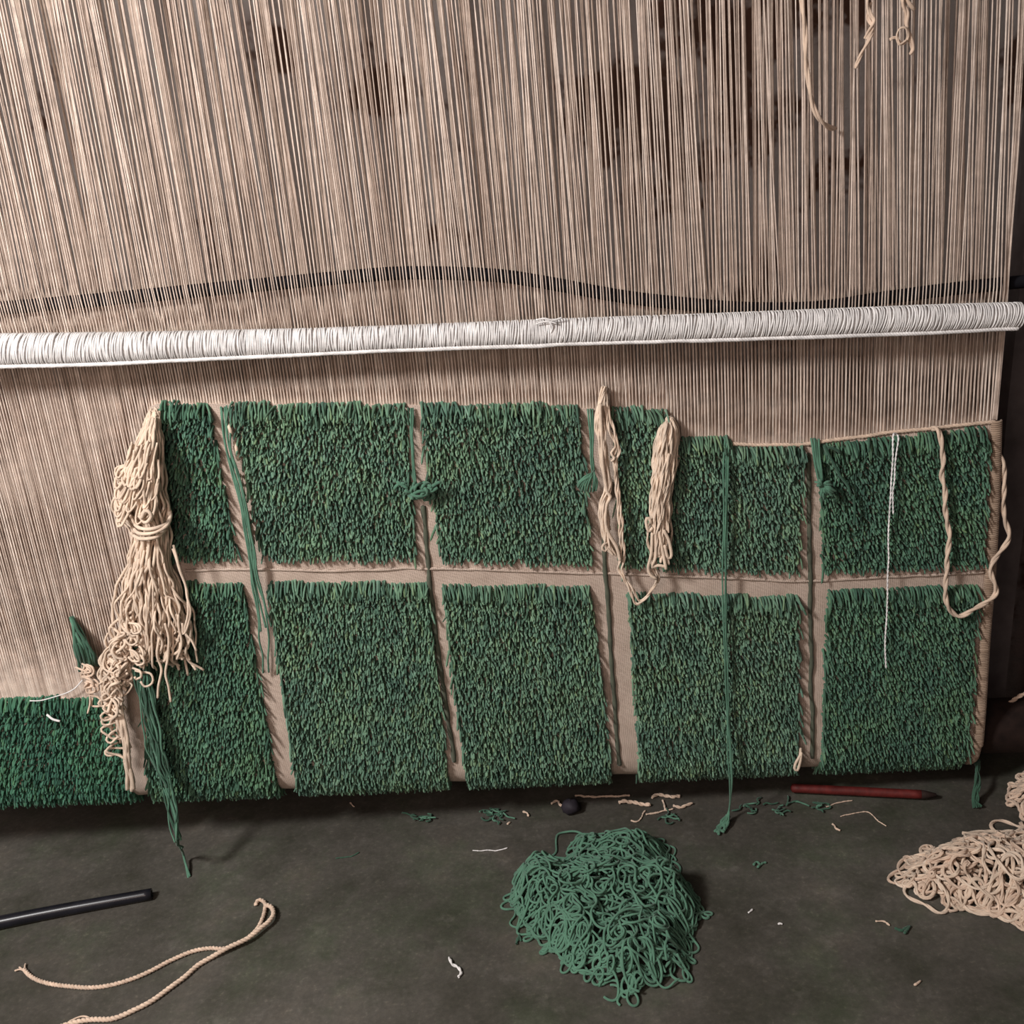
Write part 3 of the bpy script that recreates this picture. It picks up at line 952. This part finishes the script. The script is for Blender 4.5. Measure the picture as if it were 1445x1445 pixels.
for i in range(13):
    a = lerp(-2.2, 0.9, i / 12)
    pts = [(837, 667, .022), (835 + 5 * math.sin(a), 672, .032), (832 + 13 * math.sin(a), 680 + 3 * math.cos(a), .030), (830 + 15 * math.sin(a), 686 + 8 * math.cos(a), .026)]
    strand(T, PY(pts), 0.0014, M_GREEN, 0.0010, rng=rng, name='tassel_strand')
T = thing('green_yarn', P(1026, 622, Y0 - 0.01), 'long single green yarn hanging down the fourth column to the floor', 'yarn')
for d in (-2.4, 0.6, 3):
    pts = [(1026 + d, 620, .006), (1024 + d, 660, .022), (1023 + d, 740, .024), (1022 + d * .8, 830, .024), (1024 + d * .6, 920, .024), (1027 + d * .5, 1000, .024), (1029 + d * .5, 1060, .03), (1031 + d * .4, 1105, .032)]
    c3 = PY(pts) + [G(1029, 1140, 0.026), G(1024 + d, 1160, 0.010), G(1020 + d, 1168, 0.0035)]
    strand(T, c3, 0.0013, M_GREEN, 0.0007, 0.05, rng=rng)
for i in range(7):
    c3 = [G(1027 + rng.normal(0, 1), 1150, .014), G(1024 + rng.normal(0, 3), 1160, .010), G(1018 + rng.normal(0, 4), 1168 + rng.normal(0, 2), .006), G(1012 + rng.normal(0, 5), 1174 + rng.normal(0, 2), .004)]
    strand(T, c3, 0.0022, M_GREEN, 0.0008, 0.01, 0.003, rng=rng, name='tassel_strand')
T = thing('green_yarn', P(1150, 620, Y0 - 0.01), 'green yarn with a spiky pompom end over the fourth joint', 'yarn')
for d in (-5, -2, 1, 4):
    strand(T, PY([(1150 + d, 619, .006), (1153 + d * .8, 645, .018), (1157 + d * .6, 670, .022), (1160 + d * .4, 688, .024)]), 0.0017, M_GREEN, 0.0008, rng=rng)
for i in range(24):
    a = rng.uniform(0, 2 * math.pi)
    l = rng.uniform(10, 19)
    pts = [(1161, 687, .024), (1161 + l * .5 * math.cos(a), 687 + l * .45 * math.sin(a), .034), (1162 + l * math.cos(a), 690 + l * .8 * math.sin(a), .030)]
    strand(T, PY(pts), 0.0017, M_GREEN, 0.0004, step=0.003, rng=rng, name='tassel_strand')
for q in ([(1164, 628), (1172, 645), (1184, 668), (1196, 685), (1200, 700)], [(1204, 700), (1206, 720), (1205, 740)], [(1168, 630), (1178, 634), (1186, 640)]):
    strand(T, PY(q, .022), 0.0020, M_DKGREEN, 0.0006, rng=rng)
T = thing('green_yarn', P(198, 905, Y0 - 0.03), 'thick dark green yarn strands falling from behind the tassel to the floor', 'yarn')
for i in range(15):
    u = i / 14
    pts = [(lerp(186, 200, u), 890, .026), (lerp(190, 212, u), 950, .030), (lerp(203, 222, u), 1010, .032), (lerp(215, 232, u), 1070, .036), (lerp(230, 242, u), 1110, .044)]
    c3 = PY(pts)
    if i % 2 == 0:
        c3 += [P(lerp(241, 248, u), 1150, Y0 - .056), P(lerp(248, 254, u), 1185, Y0 - .064)]
    if i in (4, 8):
        c3 += [G(258, 1208, .018), G(262, 1224, .008), G(266, 1236, .003)]
    strand(T, c3, rng.uniform(0.0012, 0.0019), M_DKGREEN if i % 4 else M_GREEN, 0.0026, 0.022, rng=rng)
T = thing('green_yarn', P(1378, 1085, Y0), 'short green yarn end on the floor below the right carpet corner', 'yarn')
for i in range(9):
    c3 = [P(1378 + i - 3, 1072, Y0 + .03), P(1379 + rng.normal(0, 1.5), 1104, Y0 - .010), G(1378 + rng.normal(0, 3), 1128, .012), G(1374 + rng.normal(0, 5), 1140, .004)]
    strand(T, c3, 0.0015, M_DKGREEN, 0.0022, 0.012, rng=rng)
T = thing('yarn_loop', P(1128, 1060, Y0 - .02), 'tiny cream yarn loop sticking out beside the fourth joint near floor', 'yarn')
strand(T, PY([(1130, 1056, .014), (1129, 1066, .022), (1123, 1076, .026), (1121, 1084, .028), (1125, 1087, .028), (1129, 1076, .026), (1131, 1062, .02)]), 0.0022, M_CREAM, 0.0003, rng=rng)
# cream weft ends caught along the first joint
T = thing('yarn_tuft', P(330, 640, Y0 - .01), 'pale flecks of cream yarn caught along the first joint', 'yarn')
for px, py in ((333, 632), (334, 640), (340, 678), (343, 690), (350, 728), (354, 742), (356, 758), (324, 605)):
    strand(T, PY([(px - 2, py - 9, .006), (px, py, .014), (px + 2, py + 9, .010)]), 0.0026, M_CREAM, 0.0006, 0.01, rng=rng)

# ---- loose cream yarn ends at the top right
T = thing('yarn_strand', P(1135, 60, Y0 - .03), 'loose cream yarn strand hanging in a bend before the upper right warps', 'yarn')
strand(T, PY([(1131, -160, .05), (1132, -60, .045), (1132, 0, .042), (1136, 50, .04), (1139, 100, .038), (1146, 145, .036), (1156, 168, .032), (1168, 179, .02), (1178, 182, .006)]), 0.0034, M_CREAM2, 0.0008, 0.03, 0.003, ply=0.09)
T = thing('yarn_strand', P(1222, 40, Y0 - .03), 'kinked cream yarn end at the top edge, left of the looped one', 'yarn')
strand(T, PY([(1222, -160, .04), (1226, -40, .04), (1224, 0, .04), (1228, 18, .042), (1234, 30, .042), (1226, 46, .044), (1222, 54, .044)]), 0.0026, M_CREAM2, 0.0008, 0.02, 0.003, ply=0.06)
strand(T, PY([(1229, 2, .036), (1224, 24, .036), (1232, 40, .042), (1226, 55, .048), (1216, 75, .046), (1207, 95, .04)]), 0.0025, M_CREAM2, 0.0007, 0.02, 0.003, ply=0.06)
T = thing('yarn_strand', P(1278, 40, Y0 - .03), 'cream yarn end with a small curled loop at the top right', 'yarn')
strand(T, PY([(1280, -160, .04), (1276, -40, .04), (1274, 0, .04), (1280, 16, .042), (1280, 34, .042), (1284, 52, .044), (1288, 70, .042), (1284, 78, .04)]), 0.0032, M_CREAM2, 0.001, 0.02, 0.003, ply=0.06)
strand(T, PY([(1256, 56, .044), (1264, 53, .044), (1274, 62, .044), (1281, 52, .046), (1279, 40, .048), (1270, 40, .048), (1266, 50, .046), (1270, 62, .046), (1280, 56, .046)]), 0.0018, M_CREAM2, 0.0005, 0.02, 0.002, ply=0.05)
strand(T, PY([(1272, -10, .038), (1284, 6, .038), (1290, 14, .036)]), 0.0026, M_CREAM2, 0.0006, rng=rng)

# ------------------------------------------------------------------ things on the floor
# black pipe lying front left
a, b = G(-90, 1320, 0.011), G(214, 1261, 0.009)
c = spline([a, (a + b) / 2 + np.array([0, 0.003, 0]), b], 0.01)
t = thing('floor_pipe', (float((a + b)[0] / 2), float((a + b)[1] / 2), 0), 'black glossy plastic pipe lying on the floor at lower left', 'pipe')
rr = np.linspace(0.0105, 0.0085, len(c))
c[:, 2] = rr
V, Q = tube(c, rr, 18, taper=False)
m = 18
e = len(c) - 1
tt = (c[-1] - c[-2]) / np.linalg.norm(c[-1] - c[-2])
inner = c[-1] + (V[e * m:(e + 1) * m] - c[-1]) * 0.62
deep = inner - tt * 0.02
n0 = len(V)
V = np.vstack([V, inner, deep])
k = np.arange(m)
k2 = (k + 1) % m
Q = np.vstack([Q, np.stack([e * m + k, e * m + k2, n0 + k2, n0 + k], 1), np.stack([n0 + k, n0 + k2, n0 + m + k2, n0 + m + k], 1)])
MB().add(V, Q).build('tube', M_PIPE, t)

# twisted cream cord
t = thing('twisted_cord', G(250, 1350), 'twisted cream cord folded double on the floor at lower left', 'cord')
fl = lambda lst, h: [G(q[0], q[1], q[2] if len(q) > 2 else h) for q in lst]
strand(t, fl([(34, 1368), (44, 1378), (62, 1386), (90, 1391), (130, 1393), (170, 1386), (205, 1374), (240, 1356), (270, 1343), (295, 1338), (318, 1338), (345, 1326), (362, 1312), (370, 1298), (374, 1284), (374, 1274), (366, 1270), (361, 1277)], 0.0036), 0.0033, M_CREAM2, 0.0004, 0.05, 0.002, ply=0.010, name='cord')
strand(t, fl([(374, 1276, .008), (383, 1280, .008), (386, 1290, .009), (380, 1300, .010), (370, 1308, .010), (358, 1318, .010), (345, 1326, .010), (320, 1338, .009), (300, 1350, .005), (280, 1362), (262, 1378), (240, 1394), (215, 1412), (190, 1425), (160, 1437), (130, 1438), (104, 1443), (84, 1450)], 0.0040), 0.0037, M_CREAM2, 0.0004, 0.05, 0.002, ply=0.011, name='cord')
for q in ([(36, 1370), (28, 1368), (21, 1370)], [(36, 1369), (35, 1364), (36, 1360)], [(35, 1370), (27, 1365)], [(130, 1438), (116, 1434), (98, 1441)]):
    strand(t, fl(q, 0.003), 0.0013, M_CREAM2, 0.0002, 0.01, 0.002, name='frayed_end')


# ---- tangled heaps
def inside(poly, x, y):
    c_ = False
    n_ = len(poly)
    for i in range(n_):
        x1, y1 = poly[i]
        x2, y2 = poly[(i + 1) % n_]
        if (y1 > y) != (y2 > y) and x < (x2 - x1) * (y - y1) / (y2 - y1) + x1:
            c_ = not c_
    return c_


def edge_dist(poly, x, y):
    best = 9
    for i in range(len(poly)):
        a = np.array(poly[i]); b = np.array(poly[(i + 1) % len(poly)])
        p = np.array([x, y])
        t_ = np.clip((p - a).dot(b - a) / max(1e-9, (b - a).dot(b - a)), 0, 1)
        best = min(best, np.linalg.norm(p - a - (b - a) * t_))
    return best


def heap(name, label, foot, H, n, r, mats, seed, loop=(0.010, 0.024), length=(0.16, 0.40), flat=0.05, ply=None, curl=1.0):
    """strands curling over a mound whose footprint on the floor is foot (floor points)"""
    rng = np.random.default_rng(seed)
    poly = [(p[0], p[1]) for p in foot]
    xs = [p[0] for p in poly]; ys = [p[1] for p in poly]
    ctr = (sum(xs) / len(xs), sum(ys) / len(ys))
    T = thing(name, (ctr[0], ctr[1], 0), label, 'yarn')

    # the mound's height on a smoothed grid
    gx = np.linspace(min(xs) - 0.02, max(xs) + 0.02, 44)
    gy = np.linspace(min(ys) - 0.02, max(ys) + 0.02, 44)
    grid = np.array([[(1 - math.exp(-edge_dist(poly, x, y) / flat * 1.6)) if inside(poly, x, y) else 0.0 for y in gy] for x in gx])
    for _ in range(3):
        q = np.pad(grid, 1, mode='edge')
        grid = (q[:-2, 1:-1] + q[2:, 1:-1] + q[1:-1, :-2] + q[1:-1, 2:] + q[1:-1, 1:-1] * 2) / 6
    lump = rng.normal(0, 1, (7, 7))

    def height(x, y):
        u = (x - gx[0]) / (gx[-1] - gx[0]); v = (y - gy[0]) / (gy[-1] - gy[0])
        if not (0 <= u < 1 and 0 <= v < 1): return 0.0
        a, b = u * 43, v * 43
        i_, j_ = int(a), int(b)
        a -= i_; b -= j_
        h_ = (grid[i_, j_] * (1 - a) + grid[min(43, i_ + 1), j_] * a) * (1 - b) + (grid[i_, min(43, j_ + 1)] * (1 - a) + grid[min(43, i_ + 1), min(43, j_ + 1)] * a) * b
        a, b = u * 5.99, v * 5.99
        i_, j_ = int(a), int(b)
        a -= i_; b -= j_
        a = a * a * (3 - 2 * a); b = b * b * (3 - 2 * b)
        l_ = (lump[i_, j_] * (1 - a) + lump[i_ + 1, j_] * a) * (1 - b) + (lump[i_, j_ + 1] * (1 - a) + lump[i_ + 1, j_ + 1] * a) * b
        return H * h_ * max(0.35, 0.82 + 0.17 * l_)
    for i in range(n):
        for _ in range(40):
            x, y = rng.uniform(min(xs), max(xs)), rng.uniform(min(ys), max(ys))
            if inside(poly, x, y): break
        layer = rng.uniform(0.25, 1.0) if i < n * 0.55 else rng.uniform(0.85, 1.08)
        th = rng.uniform(0, 6.28)
        L = rng.uniform(*length)
        step = r * 1.7
        R = rng.uniform(*loop) * (1 if rng.random() < 0.75 else 2.6)
        sgn = rng.choice([-1, 1])
        pts = []
        s = 0
        nxt = rng.uniform(0.02, 0.09)
        zph = rng.uniform(0, 6)
        wav = rng.uniform(0.002, 0.009)
        wl_ = rng.uniform(0.008, 0.022)
        while s < L:
            h = height(x, y)
            z = max(r * 1.05, h * layer + wav * math.sin(s / wl_ + zph) * min(1, h / 0.02) + r)
            pts.append((x, y, z))
            th += sgn * step / R * curl
            if not inside(poly, x, y) and s % 0.06 > 0.018:       # steer back to the middle
                want = math.atan2(ctr[1] - y, ctr[0] - x)
                dd = (want - th + math.pi) % (2 * math.pi) - math.pi
                th += 0.28 * dd
            x += math.cos(th) * step
            y += math.sin(th) * step
            s += step
            if s > nxt:
                sgn = -sgn if rng.random() < 0.6 else sgn
                R = rng.uniform(*loop) * (1 if rng.random() < 0.7 else 3)
                nxt = s + rng.uniform(0.02, 0.09)
        c = np.array(pts)
        if len(c) > 12:
            w_ = np.ones(5) / 5
            c = np.stack([np.convolve(np.pad(c[:, k], 2, mode='edge'), w_, 'valid') for k in range(3)], 1)
        mat = mats[int(rng.integers(len(mats)))]
        MB().add(*(plied(c, r, 2, ply) if ply else tube(c, r * rng.uniform(0.85, 1.12), 6))).build('strand', mat, T)
    return T


GH = [(722, 1262), (728, 1228), (748, 1214), (775, 1212), (795, 1222), (806, 1205), (802, 1178), (790, 1160), (815, 1168), (845, 1176), (880, 1180), (905, 1172), (935, 1178), (945, 1200), (942, 1224), (960, 1236),
      (985, 1262), (988, 1292), (965, 1318), (968, 1350), (960, 1382), (930, 1372), (905, 1400), (870, 1392), (845, 1374), (815, 1362), (775, 1330), (748, 1308), (735, 1290)]
GHf = [G(a, b + 12, 0.0) for a, b in GH]
heap('green_yarn_heap', 'tangled heap of bright green yarn on the floor in front of the carpet', GHf, 0.088, 215, 0.0017, [M_GREEN], 31, loop=(0.005, 0.020))
CH = [(1270, 1238), (1284, 1216), (1304, 1200), (1326, 1192), (1348, 1180), (1385, 1172), (1420, 1178), (1460, 1164), (1520, 1180), (1540, 1260), (1510, 1320), (1455, 1304), (1420, 1284), (1380, 1274), (1335, 1268), (1298, 1256)]
heap('cream_yarn_heap', 'tangled heap of cream yarn on the floor at the right edge', [G(a, b + 12, 0) for a, b in CH], 0.066, 125, 0.0028, [M_CREAM2, M_CREAM], 33, loop=(0.006, 0.018), length=(0.14, 0.32), ply=0.05)
CH2 = [(1428, 1118), (1450, 1085), (1500, 1085), (1530, 1120), (1510, 1150), (1440, 1150), (1424, 1140)]
heap('cream_yarn_heap', 'smaller cream yarn heap behind the big one at the right edge', [G(a, b + 8, 0) for a, b in CH2], 0.05, 28, 0.0033, [M_CREAM2], 35, loop=(0.010, 0.02), length=(0.12, 0.22), ply=0.026)
# loose cream ends over the dark corner at the right
o = strand(None, [P(1396, 1030, 0.03), P(1406, 1033, 0.02), P(1425, 1042, 0.02), P(1450, 1052, 0.02), P(1490, 1058, 0.02)], 0.0034, M_CREAM2, 0.0005, 0.03, 0.003, ply=0.02, name='yarn_strand')
tag(o, 'stray cream yarn sticking out right of the carpet, the lower one', 'yarn')
o = strand(None, [P(1416, 1000, 0.05), P(1430, 988, 0.05), P(1448, 978, 0.05), P(1490, 965, 0.05)], 0.0036, M_CREAM2, 0.0005, 0.03, 0.003, ply=0.02, name='yarn_strand')
tag(o, 'stray cream yarn sticking out right of the carpet, the upper dim one', 'yarn')

# red stick under the carpet's right end
a, b = G(1118, 1112, 0.011), G(1300, 1121, 0.011)
t = thing('red_stick', (float((a + b)[0] / 2), float((a + b)[1] / 2), 0), 'red painted wooden stick on the floor under the right end of the carpet', 'stick')
c = spline([a, b], 0.01)
MB().add(*tube(c, 0.0075, 8)).build('shaft', M_RED, t)
d_ = (b - a) / np.linalg.norm(b - a)
c = np.array([b, b + d_ * 0.01, b + d_ * 0.022])
tag(MB().add(*tube(c, np.array([0.0076, 0.006, 0.003]), 8)).build('tip', M_LOG, t), 'dark worn tip')

# dark stone
V = []
for i in range(9):
    la = math.pi * i / 8
    for j in range(12):
        lo = 2 * math.pi * j / 12
        k = 1 + 0.07 * math.sin(3 * lo + i) + 0.05 * math.cos(5 * la + j)
        V.append([0.015 * k * math.sin(la) * math.cos(lo), 0.014 * k * math.sin(la) * math.sin(lo), 0.0125 - 0.0125 * k * math.cos(la)])
g0 = G(806, 1147)
V = np.array(V) + np.array([g0[0], g0[1], 0])
Q = [[i * 12 + j, i * 12 + (j + 1) % 12, i * 12 + 12 + (j + 1) % 12, i * 12 + 12 + j] for i in range(8) for j in range(12)]
tag(MB().add(V, np.array(Q)).build('stone', M_STONE), 'round blackish stone on the floor behind the green yarn heap', 'stone')

# scraps of yarn and lint, each its own thing
def scrap(pts, r, mat, label, name='yarn_scrap', ply=None, amp=0.0006, cat='scrap'):
    r *= 0.78
    rg = np.random.default_rng(int(pts[0][0] * 7 + pts[0][1]))
    c = spline([G(q[0], q[1], r) for q in pts], 0.002)
    if len(c) > 7:
        w = wobble(c, r * 0.5, 0.008, rg)
        w[:, 2] = c[:, 2] + np.abs(w[:, 2] - c[:, 2])
        c = w
    rad = r * rg.uniform(0.6, 1.1, len(c))
    o = MB().add(*(plied(c, r, 2, 0.02) if ply else tube(c, rad, 6))).build(name, mat)
    return tag(o, label, cat)


scrap([(667, 1200), (678, 1201), (688, 1200), (700, 1201), (716, 1197)], 0.0013, M_WHITE, 'thin white thread scrap lying left of the green yarn heap', 'thread_scrap')
scrap([(634, 1353), (637, 1362), (644, 1366), (650, 1372), (646, 1378)], 0.0028, M_WHITE, 'short fat white lint scrap on the front floor, centre', 'lint_scrap', ply=0.01)
scrap([(474, 1211), (486, 1210), (497, 1208), (506, 1203)], 0.0014, M_DKGREEN, 'dark thread scrap on the floor below the second column', 'thread_scrap')
scrap([(778, 1133), (787, 1130), (790, 1136), (796, 1137)], 0.0030, M_CREAM2, 'cream scrap touching the left of the dark stone', ply=0.01)
scrap([(738, 1146), (742, 1148), (746, 1152)], 0.0028, M_CREAM2, 'cream fleck between green lint and dark stone')
scrap([(716, 1163), (718, 1161), (720, 1160)], 0.0026, M_CREAM2, 'tiny cream fleck just below the green lint scraps')
scrap([(876, 1134), (888, 1132), (904, 1134), (918, 1136)], 0.0044, M_CREAM2, 'thick cream yarn scrap under the third joint', ply=0.016)
scrap([(812, 1123), (836, 1125), (860, 1124), (888, 1123)], 0.0028, M_CREAM2, 'long dim cream strand under the carpet behind the dark stone')
scrap([(890, 1158), (898, 1160), (905, 1156), (908, 1148), (910, 1144)], 0.0019, M_CREAM2, 'hooked cream thread scrap above the green heap')
scrap([(913, 1150), (926, 1147), (940, 1144), (950, 1142)], 0.0022, M_CREAM2, 'straight cream thread scrap right of the hooked one')
scrap([(918, 1124), (932, 1122), (946, 1124), (962, 1124)], 0.0040, M_CREAM2, 'cream yarn scrap under the lower fourth block, left part', ply=0.016)
scrap([(936, 1130), (938, 1138), (939, 1143)], 0.0026, M_CREAM2, 'short upright cream scrap among the scraps above the heap')
scrap([(950, 1137), (960, 1140), (970, 1136), (978, 1133)], 0.0034, M_CREAM2, 'fuzzy cream scrap at the right end of the scrap row', ply=0.012)
scrap([(1174, 1163), (1179, 1168), (1184, 1172)], 0.0024, M_CREAM2, 'small pale scrap on the floor below the red stick')
scrap([(1166, 1140), (1176, 1135), (1190, 1131), (1204, 1130)], 0.0016, M_CREAM2, 'thin pale thread on the floor in front of red stick')
scrap([(1186, 1152), (1205, 1148), (1224, 1146), (1236, 1156), (1250, 1166)], 0.0013, M_CREAM2, 'long thin bent thread on the floor before the red stick')
scrap([(1064, 1220), (1068, 1216), (1072, 1220), (1069, 1226), (1075, 1218), (1080, 1217)], 0.0026, M_GREEN, 'small green fluff alone on the floor between the two heaps')
scrap([(733, 1318), (731, 1326), (728, 1334), (732, 1322), (736, 1328)], 0.0024, M_DKGREEN, 'small dark green fluff left of the green heap')
scrap([(1098, 1304), (1101, 1303), (1104, 1304)], 0.0022, M_WHITE, 'bright white speck on the floor right of the green heap', 'lint_scrap')
scrap([(1056, 1288), (1060, 1285), (1062, 1283)], 0.0020, M_WHITE, 'white speck beside the shadow of the green heap', 'lint_scrap')
scrap([(1236, 1300), (1246, 1301), (1256, 1306)], 0.0020, M_CREAM2, 'pale crumb on the floor left of the cream heap', 'lint_scrap')
scrap([(1262, 1310), (1272, 1313), (1284, 1308), (1276, 1318)], 0.0030, M_DKGREEN, 'dark lint patch on the floor in front of the cream heap', 'lint_scrap')
scrap([(1290, 1390), (1294, 1388), (1299, 1384)], 0.0024, M_CREAM2, 'pale crumb near the lower right of the floor', 'lint_scrap')
scrap([(494, 1134), (497, 1135), (500, 1139)], 0.0022, M_CREAM2, 'pale curl under the second column of pile', 'lint_scrap')
rng = np.random.default_rng(44)
for px, py, n_, lab in ((600, 1153, 7, 'small green lint clump in the shadow under the second joint'), (690, 1146, 13, 'larger green lint clump in the shadow under the third column'),
                        (1060, 1135, 7, 'green and pale lint clump right of the hanging green yarn'), (1112, 1138, 6, 'dark green lint clump left of the red stick'), (948, 1150, 6, 'green lint clump behind the heap among cream scraps'),
                        (1150, 1137, 6, 'pale green lint clump just in front of the red stick')):
    t = thing('lint_clump', G(px, py), lab, 'lint')
    for i in range(n_):
        w_ = 10 + n_
        x_, y_ = px + rng.normal(0, w_ * 0.6), py + rng.normal(0, 4)
        pts = []
        a_ = rng.uniform(0, 6)
        for k in range(5):
            pts.append(G(x_, y_, 0.002 + 0.004 * rng.random()))
            a_ += rng.normal(0, 0.8)
            x_ += 6 * math.cos(a_)
            y_ += 3 * math.sin(a_)
        strand(t, pts, 0.0014, M_DKGREEN if i % 4 else M_GREEN, 0.0004, 0.01, 0.003, rng=rng)


# likes carry one group
GROUPS = {'yarn_scrap': 'yarn scraps on the floor', 'thread_scrap': 'thread scraps on the floor', 'lint_clump': 'green lint clumps on the floor', 'lint_scrap': 'lint scraps',
          'green_yarn': 'green yarn ends hanging before the carpet', 'yarn_bundle': 'cream yarn bundles right of the centre', 'cream_yarn_heap': 'cream yarn heaps at the right edge', 'yarn_strand': 'loose cream yarn strands'}
for o in COL.objects:
    if o.parent is None and o.name.split('.')[0] in GROUPS:
        o['group'] = GROUPS[o.name.split('.')[0]]
